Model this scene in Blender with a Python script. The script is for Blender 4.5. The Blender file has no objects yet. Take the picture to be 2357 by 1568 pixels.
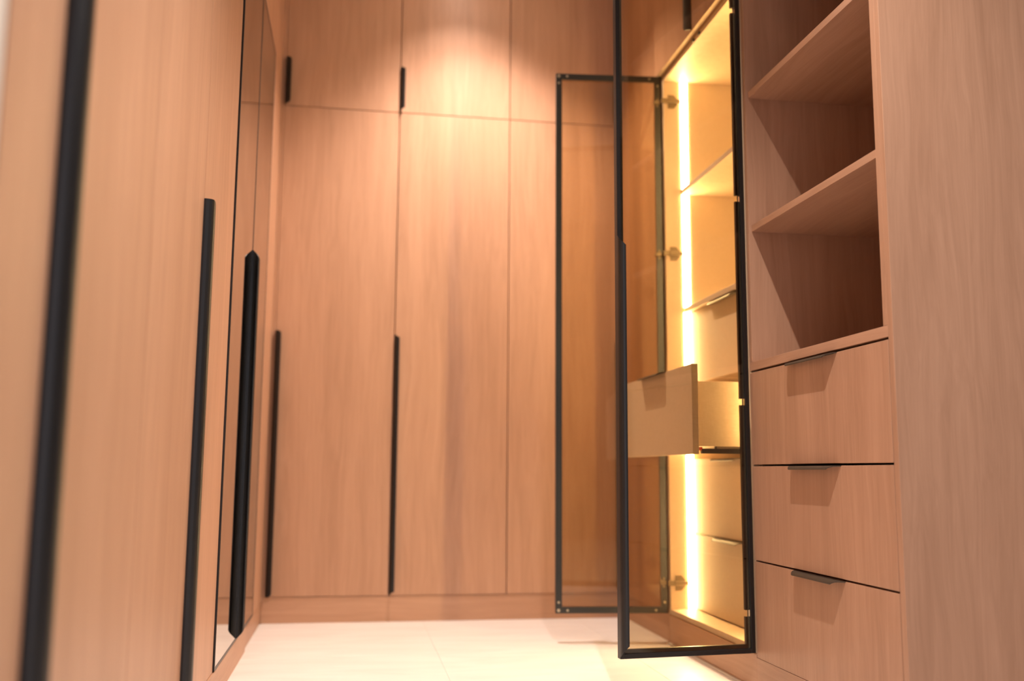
import bpy, bmesh, math
from mathutils import Vector, Matrix

S = bpy.context.scene
COL = S.collection

# ------------------------------------------------------------------ camera
cam_d = bpy.data.cameras.new('camera')
cam_d.sensor_width = 36.0
cam_d.sensor_fit = 'HORIZONTAL'
cam_d.lens = 2226.9 * 36.0 / 2357.0
cam_d.clip_start = 0.02
cam_d.dof.use_dof = True
cam_d.dof.focus_distance = 2.25
cam_d.dof.aperture_fstop = 1.7
cam = bpy.data.objects.new('camera', cam_d)
COL.objects.link(cam)
R_ = Vector((0.9869477, -0.16089577, 0.00683972))
U_ = Vector((-0.02827228, -0.13129937, 0.99093953))
F_ = Vector((0.15853993, 0.97819887, 0.1341345))
M = Matrix((R_, U_, -F_)).transposed().to_4x4()
M.translation = Vector((0.0, 0.0, 0.5639))
cam.matrix_world = M
S.camera = cam

# ------------------------------------------------------------------ view, world
S.view_settings.view_transform = 'Standard'
S.view_settings.look = 'None'
S.view_settings.gamma = 1.0
S.view_settings.exposure = 0.18
S.view_settings.use_curve_mapping = False

W = bpy.data.worlds.new('world')
S.world = W
W.use_nodes = True
W.node_tree.nodes['Background'].inputs['Color'].default_value = (0.88, 0.88, 1.0, 1)
W.node_tree.nodes['Background'].inputs['Strength'].default_value = 1.6

# ------------------------------------------------------------------ room lights (recessed ceiling downlights)
CEIL = 2.70
DOWNLIGHTS = [  # x, y, spot energy, cone degrees, blend
    (0.47, 1.25, 210.0, 112.0, 0.9),
    (0.46, 3.28, 170.0, 104.0, 0.95),  # wide spill of the far downlight, split off from its beam below
    (1.27, -0.10, 44.0, 140.0, 0.8),
]
WARM = (1.0, 0.825, 0.70)
for i, (lx, ly, en, cone, bl) in enumerate(DOWNLIGHTS):
    ld = bpy.data.lights.new('ceiling_spot', 'SPOT')
    ld.energy = en
    ld.color = ((1.0, 0.875, 0.78), WARM, (0.97, 0.93, 1.0))[i]
    ld.spot_size = math.radians(cone)
    ld.spot_blend = bl
    ld.shadow_soft_size = 0.012
    lo = bpy.data.objects.new('ceiling_spot', ld)
    lo.location = (lx, ly, CEIL - 0.012)
    COL.objects.link(lo)
# narrow beam of the far downlight that draws the scallop on the back doors
bd = bpy.data.lights.new('ceiling_spot', 'SPOT')
bd.energy = 40.0
bd.color = WARM
bd.spot_size = math.radians(102)
bd.spot_blend = 0.75
bd.shadow_soft_size = 0.012
bo = bpy.data.objects.new('ceiling_spot', bd)
bo.location = (0.40, 3.43, CEIL - 0.012)
COL.objects.link(bo)

# ------------------------------------------------------------------ materials
def new_mat(name):
    m = bpy.data.materials.new(name)
    m.use_nodes = True
    nt = m.node_tree
    nt.nodes.clear()
    out = nt.nodes.new('ShaderNodeOutputMaterial')
    return m, nt, out

def principled(name, col, rough=0.5, metal=0.0, spec=0.5):
    m, nt, out = new_mat(name)
    p = nt.nodes.new('ShaderNodeBsdfPrincipled')
    p.inputs['Base Color'].default_value = (*col, 1)
    p.inputs['Roughness'].default_value = rough
    p.inputs['Metallic'].default_value = metal
    p.inputs['Specular IOR Level'].default_value = spec
    nt.links.new(p.outputs[0], out.inputs[0])
    return m, nt, p

def wood(name, axis, light=(0.51, 0.300, 0.198), dark=(0.39, 0.219, 0.138)):
    """pale oak laminate, grain running along the given axis"""
    m, nt, p = principled(name, light, 0.42, 0, 0.35)
    N, L = nt.nodes.new, nt.links.new
    tc = N('ShaderNodeTexCoord')
    oi = N('ShaderNodeObjectInfo')
    mul = N('ShaderNodeVectorMath'); mul.operation = 'SCALE'
    cx = N('ShaderNodeCombineXYZ')
    for k in range(3):
        L(oi.outputs['Random'], cx.inputs[k])
    L(cx.outputs[0], mul.inputs[0]); mul.inputs['Scale'].default_value = 23.0
    add = N('ShaderNodeVectorMath'); add.operation = 'ADD'
    add0 = N('ShaderNodeVectorMath'); add0.operation = 'ADD'
    L(tc.outputs['Object'], add0.inputs[0]); L(mul.outputs[0], add0.inputs[1])
    wmp = N('ShaderNodeMapping')                      # slow sideways drift of the grain
    wsc = [5.0] * 3; wsc['xyz'.index(axis)] = 1.9
    wmp.inputs['Scale'].default_value = wsc
    L(add0.outputs[0], wmp.inputs[0])
    wn = N('ShaderNodeTexNoise'); wn.inputs['Scale'].default_value = 1.0; wn.inputs['Detail'].default_value = 2.0
    L(wmp.outputs[0], wn.inputs['Vector'])
    wk = N('ShaderNodeVectorMath'); wk.operation = 'SCALE'; wk.inputs['Scale'].default_value = 0.055
    L(wn.outputs['Color'], wk.inputs[0])
    L(add0.outputs[0], add.inputs[0]); L(wk.outputs[0], add.inputs[1])
    def noise(across, along, detail, dist, src=add):
        mp = N('ShaderNodeMapping')
        sc = [across] * 3
        sc['xyz'.index(axis)] = along
        mp.inputs['Scale'].default_value = sc
        L(src.outputs[0], mp.inputs['Vector'])
        n = N('ShaderNodeTexNoise')
        n.inputs['Scale'].default_value = 1.0
        n.inputs['Detail'].default_value = detail
        n.inputs['Roughness'].default_value = 0.55
        n.inputs['Distortion'].default_value = dist
        L(mp.outputs[0], n.inputs['Vector'])
        return n
    broad = noise(8.0, 0.6, 2.0, 1.0)
    cath = noise(30.0, 1.3, 4.0, 2.4)
    fine = noise(300.0, 5.0, 2.0, 0.8)
    def mix(a, b, f):
        x = N('ShaderNodeMix'); x.data_type = 'FLOAT'
        x.inputs[0].default_value = f
        L(a, x.inputs[2]); L(b, x.inputs[3])
        return x.outputs[0]
    v = mix(broad.outputs['Fac'], cath.outputs['Fac'], 0.45)
    v = mix(v, fine.outputs['Fac'], 0.17)
    r = N('ShaderNodeValToRGB')
    r.color_ramp.elements[0].position = 0.35
    r.color_ramp.elements[0].color = (*dark, 1)
    r.color_ramp.elements[1].position = 0.63
    r.color_ramp.elements[1].color = (*light, 1)
    L(v, r.inputs[0])
    L(r.outputs[0], p.inputs['Base Color'])
    b = N('ShaderNodeBump')
    b.inputs['Strength'].default_value = 0.08
    b.inputs['Distance'].default_value = 0.0006
    L(fine.outputs['Fac'], b.inputs['Height'])
    L(b.outputs[0], p.inputs['Normal'])
    return m

WOOD_Z = wood('oak_grain_vertical', 'z')
WOOD_Y = wood('oak_grain_lengthwise', 'y')
WOOD_X = wood('oak_grain_crosswise', 'x')

BLACK, _, _ = principled('black_anodised_metal', (0.009, 0.009, 0.010), 0.36, 0.0, 0.5)
BRONZE, _, _ = principled('dark_bronze_metal', (0.07, 0.054, 0.040), 0.5, 0.25, 0.4)
STEEL, _, _ = principled('nickel_steel', (0.42, 0.36, 0.28), 0.38, 1.0)
RUNNER, _, _ = principled('dark_runner_steel', (0.035, 0.03, 0.028), 0.45, 0.6)
ORANGE, _, _ = principled('orange_plastic', (0.75, 0.10, 0.02), 0.45)
PAINT, _, _ = principled('cream_paint', (0.66, 0.61, 0.55), 0.7)
TAUPE, _, _ = principled('taupe_paint', (0.36, 0.32, 0.28), 0.7)
HINGE, _, _ = principled('aged_nickel', (0.20, 0.155, 0.10), 0.45, 0.55)
WHITE, _, _ = principled('white_paint', (0.80, 0.77, 0.72), 0.75)
GROUT, _, _ = principled('cream_grout', (0.70, 0.64, 0.59), 0.9)
DARK, _, _ = principled('dark_gap', (0.02, 0.015, 0.012), 0.8)
MIRROR, _, _ = principled('smoked_mirror_glass', (0.60, 0.57, 0.52), 0.025, 1.0)

# linen textured cream melamine of the glass cabinet
def linen():
    m, nt, p = principled('cream_linen_melamine', (0.70, 0.57, 0.42), 0.5, 0, 0.3)
    N, L = nt.nodes.new, nt.links.new
    tc = N('ShaderNodeTexCoord')
    outs = []
    for sc in ((60, 60, 900), (900, 900, 50)):
        mp = N('ShaderNodeMapping'); mp.inputs['Scale'].default_value = sc
        L(tc.outputs['Object'], mp.inputs[0])
        n = N('ShaderNodeTexNoise'); n.inputs['Scale'].default_value = 1; n.inputs['Detail'].default_value = 2
        L(mp.outputs[0], n.inputs['Vector']); outs.append(n.outputs['Fac'])
    a = N('ShaderNodeMath'); a.operation = 'ADD'
    L(outs[0], a.inputs[0]); L(outs[1], a.inputs[1])
    h = N('ShaderNodeMath'); h.operation = 'MULTIPLY'; h.inputs[1].default_value = 0.5
    L(a.outputs[0], h.inputs[0])
    r = N('ShaderNodeValToRGB')
    r.color_ramp.elements[0].position = 0.35; r.color_ramp.elements[0].color = (0.57, 0.435, 0.31, 1)
    r.color_ramp.elements[1].position = 0.65; r.color_ramp.elements[1].color = (0.66, 0.515, 0.385, 1)
    L(h.outputs[0], r.inputs[0]); L(r.outputs[0], p.inputs['Base Color'])
    return m
LINEN = linen()

def tile_mat():
    m, nt, p = principled('polished_cream_tile', (0.8, 0.72, 0.63), 0.38, 0, 0.5)
    N, L = nt.nodes.new, nt.links.new
    tc = N('ShaderNodeTexCoord')
    mp = N('ShaderNodeMapping'); mp.inputs['Scale'].default_value = (1.6, 7.0, 1.0)
    mp.inputs['Rotation'].default_value = (0, 0, 0.35)
    L(tc.outputs['Object'], mp.inputs[0])
    n = N('ShaderNodeTexNoise'); n.inputs['Scale'].default_value = 2.2
    n.inputs['Detail'].default_value = 6; n.inputs['Distortion'].default_value = 0.8
    L(mp.outputs[0], n.inputs['Vector'])
    r = N('ShaderNodeValToRGB')
    r.color_ramp.elements[0].position = 0.32; r.color_ramp.elements[0].color = (0.70, 0.645, 0.615, 1)
    r.color_ramp.elements[1].position = 0.66; r.color_ramp.elements[1].color = (0.76, 0.715, 0.685, 1)
    L(n.outputs['Fac'], r.inputs[0]); L(r.outputs[0], p.inputs['Base Color'])
    return m
TILE = tile_mat()

def bronze_glass():
    m, nt, out = new_mat('bronze_tinted_glass')
    N, L = nt.nodes.new, nt.links.new
    t = N('ShaderNodeBsdfTransparent'); t.inputs[0].default_value = (0.865, 0.80, 0.67, 1)
    g = N('ShaderNodeBsdfGlossy'); g.inputs['Roughness'].default_value = 0.01
    g.inputs['Color'].default_value = (1, 1, 1, 1)
    f = N('ShaderNodeFresnel'); f.inputs[0].default_value = 1.5
    mx = N('ShaderNodeMixShader')
    L(f.outputs[0], mx.inputs[0]); L(t.outputs[0], mx.inputs[1]); L(g.outputs[0], mx.inputs[2])
    L(mx.outputs[0], out.inputs[0])
    return m
GLASS = bronze_glass()

def emitter(name, col, st):
    m, nt, out = new_mat(name)
    e = nt.nodes.new('ShaderNodeEmission')
    e.inputs[0].default_value = (*col, 1); e.inputs[1].default_value = st
    nt.links.new(e.outputs[0], out.inputs[0])
    return m
LED = emitter('warm_led_diffuser', (1.0, 0.73, 0.37), 108.0)
LAMP = emitter('downlight_lens', (1.0, 0.84, 0.70), 80.0)

# ------------------------------------------------------------------ geometry helpers
class MB:
    def __init__(self):
        self.v, self.f = [], []
    def box(self, x0, x1, y0, y1, z0, z1, bev=0.0):
        x0, x1 = min(x0, x1), max(x0, x1)
        y0, y1 = min(y0, y1), max(y0, y1)
        z0, z1 = min(z0, z1), max(z0, z1)
        b = len(self.v)
        if bev <= 0:
            self.v += [(x, y, z) for x in (x0, x1) for y in (y0, y1) for z in (z0, z1)]
            for q in ((0, 1, 3, 2), (4, 6, 7, 5), (0, 4, 5, 1), (2, 3, 7, 6), (0, 2, 6, 4), (1, 5, 7, 3)):
                self.f.append([b + i for i in q])
            return self
        bm = bmesh.new()
        vs = [bm.verts.new((x, y, z)) for x in (x0, x1) for y in (y0, y1) for z in (z0, z1)]
        for q in ((0, 1, 3, 2), (4, 6, 7, 5), (0, 4, 5, 1), (2, 3, 7, 6), (0, 2, 6, 4), (1, 5, 7, 3)):
            bm.faces.new([vs[i] for i in q])
        bmesh.ops.bevel(bm, geom=list(bm.edges), offset=bev, segments=1, affect='EDGES', profile=0.5)
        return self.absorb(bm)
    def absorb(self, bm):
        b = len(self.v)
        bm.verts.ensure_lookup_table(); bm.verts.index_update()
        self.v += [tuple(v.co) for v in bm.verts]
        for f in bm.faces:
            self.f.append([b + v.index for v in f.verts])
        bm.free()
        return self
    def prism(self, pts, axis, a, c):
        """extrude a 2-D polygon (given in the other two axes, cyclic order) from a to c"""
        b = len(self.v); n = len(pts)
        def put(p, t):
            if axis == 'x': return (t, p[0], p[1])
            if axis == 'y': return (p[0], t, p[1])
            return (p[0], p[1], t)
        self.v += [put(p, a) for p in pts] + [put(p, c) for p in pts]
        self.f.append([b + i for i in range(n)][::-1])
        self.f.append([b + n + i for i in range(n)])
        for i in range(n):
            j = (i + 1) % n
            self.f.append([b + i, b + j, b + n + j, b + n + i])
        return self
    def disc(self, c, axis, r, h, n=14):
        pts = []
        i = [k for k in range(3) if k != 'xyz'.index(axis)]
        for k in range(n):
            a = 2 * math.pi * k / n
            pts.append((c[i[0]] + r * math.cos(a), c[i[1]] + r * math.sin(a)))
        t = c['xyz'.index(axis)]
        return self.prism(pts, axis, t - h / 2, t + h / 2)
    def obj(self, name, mat, parent=None, smooth=False):
        off = Vector(parent['_base']) if parent is not None and '_base' in parent else Vector((0, 0, 0))
        me = bpy.data.meshes.new(name)
        me.from_pydata([tuple(Vector(v) - off) for v in self.v], [], self.f)
        bm = bmesh.new(); bm.from_mesh(me)
        bmesh.ops.recalc_face_normals(bm, faces=list(bm.faces))
        bm.to_mesh(me); bm.free()
        me.materials.append(mat)
        o = bpy.data.objects.new(name, me)
        COL.objects.link(o)
        if smooth:
            for p in me.polygons: p.use_smooth = True
        if parent is not None:
            o.parent = parent
            o['_base'] = tuple(off)
        return o

ROOTS = []
def thing(name, label, cat, loc, group=None):
    o = bpy.data.objects.new(name, None)
    o.empty_display_size = 0.1
    COL.objects.link(o)
    o.location = loc
    o['_base'] = loc
    o['label'] = label; o['category'] = cat
    if group: o['group'] = group
    ROOTS.append(o)
    return o
def structure(o, label=None):
    o['kind'] = 'structure'
    if label: o['label'] = label
    return o

# handle profile: u = over the door face away from its edge, w = out of the face
PROFILE = [(0.0, -0.002), (0.0, 0.004), (0.0012, 0.010), (0.0045, 0.0155), (0.0095, 0.0190), (0.0145, 0.0205), (0.0190, 0.0210)]
def handle(parent, name, edge, face, t0, t1, along, out, over, mat, ends='round', cut=0.022, prof=PROFILE, size=1.0):
    """edge pull: a curled metal lip along a door or drawer edge.
    along: axis index the pull runs on; out: (axis, sign) leaving the face; over: (axis, sign) covering the face"""
    mb = MB()
    n = len(prof)
    # arc length fraction
    ls = [0.0]
    for i in range(1, n):
        ls.append(ls[-1] + math.hypot(prof[i][0] - prof[i - 1][0], prof[i][1] - prof[i - 1][1]))
    tot = ls[-1]
    th = 0.0022
    rings = []
    for i, (u, w) in enumerate(prof):
        a = prof[max(i - 1, 0)]; c = prof[min(i + 1, n - 1)]
        tu, tw = c[0] - a[0], c[1] - a[1]
        l = math.hypot(tu, tw); nu, nw = tw / l, -tu / l     # towards the face side
        fr = ls[i] / tot
        if ends == 'round':
            r = 0.42
            q = max(0.0, (fr - (1 - r)) / r)
            e = 0.013 * (1 - math.sqrt(max(0.0, 1 - q * q)))
        else:
            e = cut * fr
        rings.append((u * size, w * size, (u + nu * th) * size, (w + nw * th) * size, e))
    def pt(u, w, t):
        p = [0, 0, 0]
        p[along] = t
        p[out[0]] = face + out[1] * w
        p[over[0]] = edge + over[1] * u
        return tuple(p)
    if ends == 'round':   # extra stations so that the rounded corner is smooth
        pass
    b = len(mb.v)
    for (u, w, u2, w2, e) in rings:
        mb.v += [pt(u, w, t0 + e), pt(u, w, t1 - e), pt(u2, w2, t0 + e), pt(u2, w2, t1 - e)]
    for i in range(n - 1):
        p = b + 4 * i; q = p + 4
        mb.f += [[p, p + 1, q + 1, q], [p + 2, q + 2, q + 3, p + 3], [p, q, q + 2, p + 2], [p + 1, p + 3, q + 3, q + 1]]
    mb.f += [[b, b + 2, b + 3, b + 1], [b + 4 * n - 4, b + 4 * n - 3, b + 4 * n - 1, b + 4 * n - 2]]
    return mb.obj(name, mat, parent)

def denser(prof, k=3):
    o = []
    for i in range(len(prof) - 1):
        for j in range(k):
            f = j / k
            o.append((prof[i][0] * (1 - f) + prof[i + 1][0] * f, prof[i][1] * (1 - f) + prof[i + 1][1] * f))
    return o + [prof[-1]]
PROFILE_D = denser(PROFILE, 3)

# ------------------------------------------------------------------ key planes (metres)
XL, XR, YB, YE = -0.320, 1.056, 3.774, 1.764
ZP, ZS, TOP = 0.0965, 1.997, 2.66
T = 0.018                      # board thickness

# ------------------------------------------------------------------ room shell
fl = structure(MB().box(-0.98, 2.3, -1.6, 4.45, -0.10, -0.0012).obj('floor', GROUT), 'cream tiled floor of the walk-in closet')
fl['_base'] = (0, 0, 0)
tw = 0.598
for i in range(-1, 4):
    for j in range(-8, 2):
        x0, y0 = 0.277 + 0.5966 * i, 3.110 + 0.6 * j
        x1, y1 = min(x0 + 0.5954, 2.28), min(y0 + 0.5988, 3.80)
        if x0 > 2.2 or y0 < -1.65: continue
        x0 = max(x0, -0.36)
        MB().box(x0, x1, y0, y1, -0.0011, 0.0, 0.0004).obj('tile', TILE, fl)
ce = structure(MB().box(-0.98, 2.3, -1.6, 4.45, CEIL, CEIL + 0.12).obj('ceiling', WHITE))
structure(MB().box(-0.98, 1.70, 4.345, 4.44, 0.0, CEIL).obj('wall_back', PAINT))
wl = MB(); wl.box(-0.98, -0.915, -1.6, 4.345, 0.0, CEIL); wl.box(-0.915, XL, -1.6, 0.888, 0.0, CEIL)
structure(wl.obj('wall_left', PAINT), 'cream wall end beside the nearest wardrobe at far left')
wr = MB(); wr.box(1.665, 1.73, YE + 0.012, 4.345, 0.0, CEIL); wr.box(1.665, 2.30, YE - 0.0, YE + 0.012, 0.0, CEIL); wr.box(2.28, 2.36, -1.6, YE, 0.0, CEIL)
structure(wr.obj('wall_right', TAUPE))
wf = MB(); wf.box(-0.98, -0.30, -1.70, -1.6, 0.0, CEIL); wf.box(0.48, 2.36, -1.70, -1.6, 0.0, CEIL); wf.box(-0.30, 0.48, -1.70, -1.6, 2.2, CEIL)
structure(wf.obj('wall_front', TAUPE))

# plinths: horizontal grain, tiny setback, thicker near strips
bb = structure(MB().box(XL - 0.003, XR + 0.011, YB + 0.003, YB + 0.018, 0.0, ZP - 0.002, 0.0005).obj('baseboard_back', WOOD_X))
bl = MB(); bl.box(XL - 0.020, XL - 0.0035, 3.216, YB + 0.002, 0.0, 0.0785, 0.0005); bl.box(XL - 0.014, XL + 0.003, 0.89, 3.215, 0.0, 0.0785, 0.0005)
structure(bl.obj('baseboard_left', WOOD_Y))
br = MB(); br.box(XR + 0.011, XR + 0.027, 3.203, YB + 0.002, 0.0, 0.0935, 0.0005); br.box(XR - 0.001, XR + 0.015, YE + 0.020, 2.4785, 0.0, 0.0858, 0.0005); br.box(XR - 0.001, XR + 0.015, 2.4790, 3.202, 0.0, 0.0935, 0.0005)
structure(br.obj('baseboard_right', WOOD_Y))
structure(MB().box(XR - 0.009, XR - 0.0015, YE + 0.02, 3.202, 0.0, 0.006).obj('trim_3', PAINT), 'thin sealant strip along the right plinth')
# corner fillers
structure(MB().box(XL - T, XL, 3.412, YB + 0.020, 0.0795, TOP, 0.0005).obj('trim_1', WOOD_Z), 'oak filler panel between mirrored doors and back wardrobe')
structure(MB().box(XL, -0.3082, YB + 0.0005, YB + T, ZP, TOP, 0.0004).obj('trim_5', WOOD_Z), 'narrow oak strip in the corner left of the back wardrobes')
structure(MB().box(XR, XR + T, 3.236, YB + 0.020, 0.0945, TOP, 0.0005).obj('trim_2', WOOD_Z), 'oak filler panel behind the far open glass door')
# scribe boards between cupboards and ceiling
sb = MB(); sb.box(XL - T, XL - 0.001, 0.89, YB, TOP + 0.002, CEIL); sb.box(XL, XR, YB + 0.002, YB + T, TOP + 0.002, CEIL); sb.box(XR + 0.002, XR + T, YE, YB, TOP + 0.002, CEIL)
structure(sb.obj('trim_4', WOOD_Y))

# ------------------------------------------------------------------ back wall: three wardrobes with three loft cabinets above
def carcass(parent, x0, x1, y0, y1, z0, z1, mat=WOOD_Z, shelf_zs=(), open_dir='y-'):
    mb = MB()
    t = 0.016
    if open_dir == 'y-':
        mb.box(x0, x0 + t, y0, y1, z0, z1); mb.box(x1 - t, x1, y0, y1, z0, z1)
        mb.box(x0 + t, x1 - t, y0, y1, z0, z0 + t); mb.box(x0 + t, x1 - t, y0, y1, z1 - t, z1)
        mb.box(x0 + t, x1 - t, y1 - 0.008, y1, z0 + t, z1 - t)
        for z in shelf_zs: mb.box(x0 + t, x1 - t, y0 + 0.02, y1 - 0.008, z, z + t)
    else:
        mb.box(x0, x1, y0, y0 + t, z0, z1); mb.box(x0, x1, y1 - t, y1, z0, z1)
        mb.box(x0, x1, y0 + t, y1 - t, z0, z0 + t); mb.box(x0, x1, y0 + t, y1 - t, z1 - t, z1)
        if open_dir == 'x+': mb.box(x0, x0 + 0.008, y0 + t, y1 - t, z0 + t, z1 - t)
        else: mb.box(x1 - 0.008, x1, y0 + t, y1 - t, z0 + t, z1 - t)
    return mb.obj('carcass', mat, parent)

xs = [-0.3090, 0.1464, 0.5964, 1.0464]
where = ['left-hand', 'middle', 'right-hand']
lowlab = ['tall oak wardrobe on the back wall, leftmost, long black handle beside the corner filler',
          'tall oak wardrobe in the middle of the back wall, under the brightest light pool',
          'tall oak wardrobe on the back wall, rightmost, mostly seen through the far glass door']
uplab = ['oak loft cabinet over the leftmost back wardrobe, short black handle in the corner',
         'oak loft cabinet in the middle of the back wall, crossed by the bright lamp pool',
         'oak loft cabinet over the rightmost back wardrobe, partly behind the open glass doors']
for i in range(3):
    x0, x1 = xs[i] + 0.0012, xs[i + 1] - 0.0012
    w = thing('wardrobe', lowlab[i], 'wardrobe', ((x0 + x1) / 2, YB + 0.02, ZP), 'tall wardrobes along the back wall')
    carcass(w, x0, x1, YB + 0.0195, 4.34, ZP + 0.001, ZS - 0.002)
    d = MB().box(x0 + 0.0005, x1 - 0.0005, YB, YB + T, ZP, ZS - 0.0015, 0.0008).obj('door', WOOD_Z, w)
    if i < 2:
        handle(d, 'handle', x0 + 0.0, YB, ZP + 0.001, 1.093, 2, (1, -1), (0, 1), BLACK, 'round' if i == 0 else 'chamfer', 0.014, PROFILE_D, 1.2 if i == 0 else 0.95)
    else:
        handle(d, 'handle', x1, YB, ZP + 0.001, 1.093, 2, (1, -1), (0, -1), BLACK, 'chamfer', 0.012, PROFILE_D, 0.6)
    u = thing('loft_cabinet', uplab[i], 'cabinet', ((x0 + x1) / 2, YB + 0.02, ZS), 'loft cabinets along the back wall')
    carcass(u, x0, x1, YB + 0.0195, 4.34, ZS + 0.001, TOP)
    d = MB().box(x0 + 0.0005, x1 - 0.0005, YB, YB + T, ZS + 0.0015, TOP, 0.0008).obj('door', WOOD_Z, u)
    if i < 2:
        handle(d, 'handle', x0, YB, ZS + 0.003, 2.193, 2, (1, -1), (0, 1), BLACK, 'round' if i == 0 else 'chamfer', 0.014, PROFILE_D, 1.2 if i == 0 else 0.95)
    else:
        handle(d, 'handle', x1, YB, ZS + 0.003, 2.193, 2, (1, -1), (0, -1), BLACK, 'chamfer', 0.012, PROFILE_D, 0.6)

# ------------------------------------------------------------------ left wall: two wood-door wardrobes and one with mirrored doors
def left_unit(label, y0, y1, doors, handle_y, group):
    w = thing('wardrobe', label, 'wardrobe', (XL - 0.02, (y0 + y1) / 2, ZP), group)
    carcass(w, -0.91, XL - 0.0195, y0 + 0.0012, y1 - 0.0012, 0.081, TOP, open_dir='x+')
    for (a, b) in doors:
        d = MB().box(XL - T, XL, a, b, 0.0795, TOP, 0.0005).obj('door', WOOD_Z, w)
        if abs(a - handle_y) < 0.01:
            handle(d, 'handle', a, XL, 0.082, 1.122 if y0 > 1.2 else 2.3, 2, (0, 1), (1, 1), BLACK, 'round', 0.02, PROFILE_D, 1.0 if y0 > 1.2 else 1.08)
    return w
left_unit('oak wardrobe nearest the camera, with the thick blurred black handle', 0.892, 1.545,
          [(0.894, 1.056), (1.060, 1.5438)], 1.060, 'oak-door wardrobes along the left wall')
left_unit('oak wardrobe with a long black handle, between the nearest wardrobe and the mirrored doors', 1.545, 2.498,
          [(1.5462, 2.0268), (2.0292, 2.4955)], 2.0292, 'oak-door wardrobes along the left wall')

mw = thing('mirrored_wardrobe', 'wardrobe with a pair of smoked mirror doors and black centre handle', 'wardrobe', (XL - 0.02, 2.95, ZP))
carcass(mw, -0.91, XL - 0.0215, 2.499, 3.410, 0.081, TOP, open_dir='x+')
MB().box(XL - T, XL, 2.498, 3.4105, 2.052, TOP, 0.0005).obj('top_panel', WOOD_Z, mw)
XM = XL + 0.0045
for (a, b, edge, sgn) in ((2.498, 2.9395, 2.9395, -1), (2.9415, 3.409, 2.9415, 1)):
    fr = MB(); fw = 0.0075
    fr.box(XL - T, XM, a, a + fw, 0.081, 2.050); fr.box(XL - T, XM, b - fw, b, 0.081, 2.050)
    fr.box(XL - T, XM, a + fw, b - fw, 0.081, 0.081 + fw); fr.box(XL - T, XM, a + fw, b - fw, 2.050 - fw, 2.050)
    d = fr.obj('door', BLACK, mw); d['label'] = 'black framed mirror door'
    MB().box(XL - 0.010, XM - 0.0006, a + fw, b - fw, 0.081 + fw, 2.050 - fw).obj('mirror_pane', MIRROR, d)
    handle(d, 'handle', edge, XM, 0.083, 1.222, 2, (0, 1), (1, sgn), BLACK, 'chamfer', 0.030, PROFILE_D, 0.95)

# ------------------------------------------------------------------ right wall: open shelf unit with drawers
su = thing('shelf_drawer_unit', 'oak open shelf unit over three wide drawers, big side panel facing the camera', 'cabinet', (1.36, 2.12, 0.0))
XD = 1.66
MB().box(XR, XD, YE, YE + T, 0.0, TOP, 0.0007).obj('end_panel', WOOD_Z, su)
MB().box(XR + 0.0005, XD, YE + T + 0.0006, YE + 2 * T, 0.862, TOP, 0.0005).obj('side_panel', WOOD_Z, su)
MB().box(XR + 0.022, XD, YE + T + 0.0006, YE + 2 * T, 0.085, 0.8375).obj('side_panel', WOOD_Z, su)
MB().box(XR + 0.0005, XD, 2.460, 2.4775, 0.862, TOP, 0.0005).obj('side_panel', WOOD_Z, su)
MB().box(XR + 0.022, XD, 2.460, 2.4775, 0.085, 0.8375).obj('side_panel', WOOD_Z, su)
MB().box(XD - 0.010, XD - 0.001, YE + 2 * T, 2.460, 0.085, TOP).obj('back_panel', WOOD_Z, su)
MB().box(XR, XD - 0.01, YE + T + 0.0008, 2.4775, 0.8385, 0.8615, 0.0006).obj('shelf', WOOD_Y, su)
MB().box(XR + 0.022, XD - 0.01, YE + 2 * T, 2.460, 0.085, 0.103).obj('bottom_panel', WOOD_Y, su)
for z in (1.222, 1.606, 1.985, 2.36):
    MB().box(XR + 0.009, XD - 0.011, YE + 2 * T + 0.0004, 2.4596, z, z + 0.0185, 0.0006).obj('shelf', WOOD_Y, su)
MB().box(XR + 0.001, XD - 0.011, YE + 2 * T + 0.0004, 2.4596, TOP - T, TOP).obj('top_panel', WOOD_Y, su)
FLAP = [(0.0, -0.004), (0.0, 0.006), (0.0004, 0.011), (0.0018, 0.0160), (0.0045, 0.0200), (0.0078, 0.0222)]
FLAP_D = denser(FLAP, 2)
for (z0, z1) in ((0.5865, 0.8325), (0.3370, 0.5815), (0.0865, 0.3325)):
    mb = MB()
    mb.box(XR, XR + T, YE + T + 0.0025, 2.4765, z0, z1, 0.0008)
    d = mb.obj('drawer', WOOD_Z, su)
    bx = MB()
    a, b = YE + 2 * T + 0.014, 2.446
    bx.box(XR + T, XD - 0.05, a, a + 0.014, z0 + 0.03, z1 - 0.05); bx.box(XR + T, XD - 0.05, b - 0.014, b, z0 + 0.03, z1 - 0.05)
    bx.box(XD - 0.064, XD - 0.05, a + 0.014, b - 0.014, z0 + 0.03, z1 - 0.05); bx.box(XR + T, XD - 0.064, a + 0.014, b - 0.014, z0 + 0.03, z0 + 0.04)
    bx.obj('drawer_box', WOOD_Y, d)
    handle(d, 'handle', z1, XR, 1.990, 2.250, 1, (0, -1), (2, -1), BRONZE, 'chamfer', 0.036, FLAP_D, 1.0)

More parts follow.
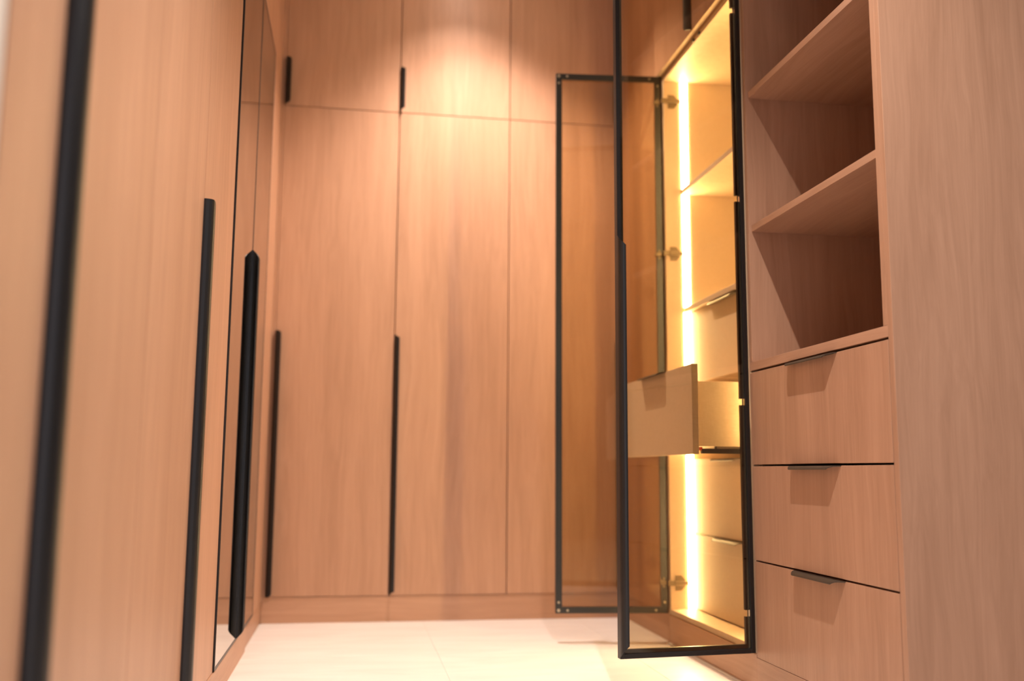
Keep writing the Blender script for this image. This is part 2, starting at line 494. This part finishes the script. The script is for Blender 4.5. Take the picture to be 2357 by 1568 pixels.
# ------------------------------------------------------------------ right wall: glass display cabinet, both doors open
gc = thing('glass_cabinet', 'lit display cabinet with two open smoked glass doors and cream drawers', 'cabinet', (1.36, 2.84, 0.1))
GX = 1.061                     # carcass front
GY0, GY1 = 2.498, 3.190        # inner faces of the two side panels
ZT0, ZT1 = 1.957, 1.975        # top board
for (a, b) in ((2.4795, GY0), (GY1, 3.2085)):
    MB().box(GX, XD, a, b, 0.0945, ZT1 + 0.001, 0.0005).obj('side_panel', LINEN, gc)
MB().box(GX, XD, GY0 + 0.0003, GY1 - 0.0003, ZT0, ZT1, 0.0005).obj('top_panel', LINEN, gc)
MB().box(GX, XD, GY0 + 0.0003, GY1 - 0.0003, 0.0945, 0.1115, 0.0005).obj('bottom_panel', LINEN, gc)
MB().box(XD - 0.010, XD - 0.001, GY0 + 0.0003, GY1 - 0.0003, 0.112, ZT0 - 0.0005).obj('back_panel', LINEN, gc)
MB().box(1.1205, XD - 0.011, GY0 + 0.0005, GY1 - 0.0005, 1.5395, 1.5575, 0.0006).obj('shelf', LINEN, gc)
MB().box(1.1285, XD - 0.011, GY0 + 0.0005, GY1 - 0.0005, 1.1170, 1.1350, 0.0006).obj('shelf', LINEN, gc)
for (y, s) in ((GY1, -1), (GY0, 1)):
    for (z0, z1) in ((0.1125, 1.1165), (1.1355, 1.539), (1.558, ZT0 - 0.001)):
        MB().box(1.1235, 1.1475, y + s * 0.0002, y + s * 0.0022, z0, z1).obj('led_strip', LED, gc)
# catches under the loft doors
for y in (2.868, 2.815):
    MB().box(GX - 0.006, GX - 0.0002, y - 0.006, y + 0.006, 1.9585, 1.9695, 0.001).obj('door_catch', BLACK, gc)

# inner drawers
XI = 1.140
def inner_drawer(z0, z1, pull=0.0):
    x = XI - pull
    d = MB().box(x, x + T, 2.514, 3.181, z0, z1, 0.0008).obj('drawer', LINEN, gc)
    bx = MB()
    a, b = 2.545, 3.150
    x1 = x + T + 0.42
    bx.box(x + T, x1, a, a + 0.013, z0 + 0.022, z1 - 0.045, 0.0005)
    bx.box(x + T, x1, b - 0.013, b, z0 + 0.022, z1 - 0.045, 0.0005)
    bx.box(x1 - 0.013, x1, a + 0.013, b - 0.013, z0 + 0.022, z1 - 0.045)
    bx.box(x + T, x1 - 0.013, a + 0.013, b - 0.013, z0 + 0.030, z0 + 0.040)
    bx.obj('drawer_box', LINEN, d)
    handle(d, 'handle', z1, x, 2.730, 2.990, 1, (0, -1), (2, -1), BRONZE, 'chamfer', 0.036, FLAP_D, 1.0)
    rn = MB()
    rn.box(x + T + 0.010, 1.50, 2.520, 2.5315, z0 + 0.002, z0 + 0.0155)
    rn.box(x + T + 0.050, x + T + 0.30, 2.521, 2.531, z0 + 0.0155, z0 + 0.0215)
    r = rn.obj('runner', RUNNER, d); r['label'] = 'dark steel drawer runner'
    MB().box(x + T + 0.002, x + T + 0.012, 2.521, 2.531, z0 + 0.010, z0 + 0.0195).obj('runner_clip', ORANGE, d)
    if pull > 0:
        for z in (z1 - 0.066, z0 + 0.078):
            MB().disc((x + T + 0.006, 2.5442, z), 'y', 0.0048, 0.0015).obj('screw', STEEL, d)
        sv = MB(); sv.box(x + T + 0.052, x + T + 0.16, 2.5195, 2.5208, z0 + 0.0155, z0 + 0.0212)
        sv.obj('runner_rail', STEEL, d)
    else:
        MB().box(x + T + 0.02, x + T + 0.075, 2.60, 2.63, z0 + 0.012, z0 + 0.0205).obj('runner_lever', ORANGE, d)
    return d
inner_drawer(0.8665, 1.1115)
d2 = inner_drawer(0.6135, 0.8595, 0.2360)
d2['label'] = 'pulled-out cream drawer'
inner_drawer(0.3645, 0.6085)
inner_drawer(0.1165, 0.3595)

# glass doors
def place(o, ang, pivot):
    """turn a finished door (and its children) about a vertical pivot, by rewriting nothing but vertex positions"""
    off = Vector(o['_base'])
    Rm = Matrix.Rotation(ang, 4, 'Z')
    for c in [o] + list(o.children):
        for v in c.data.vertices:
            p = v.co + off - pivot
            v.co = Rm @ p + pivot - off
        c.data.update()

HZ = (1.881, 1.324, 0.755, 0.197)
DW, DT = 0.378, 0.020
ZD0, ZD1 = 0.0965, 1.980
def glass_door(y_in, y_out, label):
    """door standing out from the cabinet along -x; inner face y_in, outer face y_out"""
    x1, x0 = XR - 0.001, XR - 0.001 - DW
    s = 1 if y_out > y_in else -1
    f = MB(); fw = 0.012; fl_ = 0.0095
    # outer rim
    f.box(x0, x0 + fw, y_in, y_out, ZD0, ZD1, 0.0006); f.box(x1 - fw, x1, y_in, y_out, ZD0, ZD1, 0.0006)
    f.box(x0 + fw, x1 - fw, y_in, y_out, ZD0, ZD0 + fw, 0.0006); f.box(x0 + fw, x1 - fw, y_in, y_out, ZD1 - fw, ZD1, 0.0006)
    # inner flange that carries the pane
    ya, yb = y_in, y_in + s * 0.009
    f.box(x0 + fw, x0 + fw + fl_, ya, yb, ZD0 + fw, ZD1 - fw); f.box(x0 + fw + fl_, x1 - fw - fl_, ya, yb, ZD0 + fw, ZD0 + fw + fl_)
    f.box(x0 + fw + fl_, x1 - fw - fl_, ya, yb, ZD1 - fw - fl_, ZD1 - fw)
    zs = [ZD0 + fw]
    for z in sorted(HZ): zs += [z - 0.0085, z + 0.0085]
    zs.append(ZD1 - fw)
    for k in range(0, len(zs), 2):                       # hinge notches stay open
        f.box(x1 - fw - fl_, x1 - fw, ya, yb, zs[k], zs[k + 1])
    d = f.obj('glass_door', BLACK, gc); d['label'] = label
    MB().box(x0 + fw + 0.0005, x1 - fw - 0.0005, y_in + s * 0.0095, y_in + s * 0.0145, ZD0 + fw + 0.0005, ZD1 - fw - 0.0005).obj('glass_pane', GLASS, d)
    for (cx, sx) in ((x0, 1), (x1, -1)):
        for (cz, sz) in ((ZD0, 1), (ZD1, -1)):
            for (dx, dz, r) in ((0.010, 0.010, 0.0056), (0.010, 0.036, 0.0042), (0.040, 0.010, 0.0042)):
                if sx < 0 and r > 0.005: continue
                MB().disc((cx + sx * dx, y_in - s * 0.0004, cz + sz * dz), 'y', r, 0.0018, 12).obj('screw', STEEL, d)
    handle(d, 'handle', x0, y_out, ZD0 + 0.004, 1.192, 2, (1, s), (0, 1), BLACK, 'chamfer', 0.030, PROFILE_D, 0.92)
    # hinge cups
    for z in (HZ if y_in > 3 else ()):
        c = MB()
        c.box(x1 - 0.026, x1 - 0.001, y_in - s * 0.006, y_in + s * 0.006, z - 0.0065, z + 0.0065, 0.001)
        c.disc((x1 - 0.012, y_in - s * 0.001, z + 0.0125), 'y', 0.0042, 0.003); c.disc((x1 - 0.012, y_in - s * 0.001, z - 0.0125), 'y', 0.0042, 0.003)
        c.obj('hinge_cup', HINGE, d)
    return d
dn = glass_door(2.502, 2.482, 'near open smoked glass door')
place(dn, math.radians(5.6), Vector((XR, 2.482, 0)))
df = glass_door(3.206, 3.226, 'far open smoked glass door')
place(df, math.radians(-5.4), Vector((XR, 3.206, 0)))
# hinge arms and plates on the side panels
for (y, s) in ((GY1, -1), (GY0, 1)):
    for z in HZ:
        h = MB()
        pl = [(1.076, z - 0.025), (1.098, z - 0.025), (1.112, z - 0.010), (1.112, z + 0.010), (1.098, z + 0.025), (1.076, z + 0.025)]
        h.prism(pl, 'y', y + s * 0.0003, y + s * 0.003)
        h.box(1.072, 1.1205, y + s * 0.003, y + s * 0.014, z - 0.0065, z + 0.0065, 0.0012)
        h.box(1.050 if s < 0 else 1.0615, 1.074, y + s * 0.004, y + s * 0.012, z - 0.0085, z + 0.0085, 0.001)
        for sz in (-1, 1):
            h.disc((1.086, y + s * 0.0035, z + sz * 0.017), 'y', 0.004, 0.003)
        h.obj('hinge', HINGE, gc)

# ------------------------------------------------------------------ loft cabinet over the glass cabinet
lc = thing('loft_cabinet', 'oak loft cabinet above the lit glass cabinet, with a black handle at centre', 'cabinet', (1.36, 2.84, 2.0))
carcass(lc, GX + 0.0005, XD, 2.4795, 3.2085, 1.9775, TOP, open_dir='x-')
for (a, b, e, sg) in ((2.4795, 2.8425, 2.8425, -1), (2.8445, 3.234, 2.8445, 1)):
    d = MB().box(1.043, GX - 0.001, a, b, 1.9835, TOP, 0.0006).obj('door', WOOD_Z, lc)
    MB().box(1.0435, GX - 0.0012, a + 0.0005, b - 0.0005, 1.9823, 1.9834).obj('edge_strip', LINEN, d)
    if sg > 0:
        handle(d, 'handle', e, 1.043, 1.988, 2.185, 2, (0, -1), (1, sg), BLACK, 'round', 0.02, PROFILE_D, 1.0)

# ------------------------------------------------------------------ downlight fittings
for i, (lx, ly) in enumerate(((0.47, 1.25), (0.40, 3.43), (1.27, -0.10), (0.46, 3.28))):  # last fitting is added to house the spill spot of the far downlight
    t = thing('downlight', ['recessed ceiling downlight nearest the camera, out of frame above', 'recessed ceiling downlight closest to the back wardrobes, casting the bright pool, out of frame above', 'recessed ceiling downlight in front of the big oak side panel, out of frame above', 'extra fitting added for the split-off spill of the far downlight, out of frame above'][i],
              'lamp', (lx, ly, CEIL), 'ceiling downlights')
    ring = MB(); n = 28
    for k in range(n):
        a0, a1 = 2 * math.pi * k / n, 2 * math.pi * (k + 1) / n
        for (r0, z0), (r1, z1) in (((0.045, CEIL - 0.004), (0.036, CEIL - 0.0005)), ((0.036, CEIL - 0.0005), (0.045, CEIL - 0.0005))):
            pass
        b = len(ring.v)
        for a in (a0, a1):
            ring.v += [(lx + r * math.cos(a), ly + r * math.sin(a), z) for (r, z) in ((0.046, CEIL - 0.0003), (0.044, CEIL - 0.004), (0.036, CEIL - 0.004), (0.034, CEIL - 0.0003))]
        for q in range(4):
            q2 = (q + 1) % 4
            ring.f.append([b + q, b + q2, b + 4 + q2, b + 4 + q])
    ring.obj('trim_ring', WHITE, t)
    MB().disc((lx, ly, CEIL - 0.0018), 'z', 0.0335, 0.003, 24).obj('lens', LAMP, t)

for o in list(COL.objects):
    if '_base' in o: del o['_base']
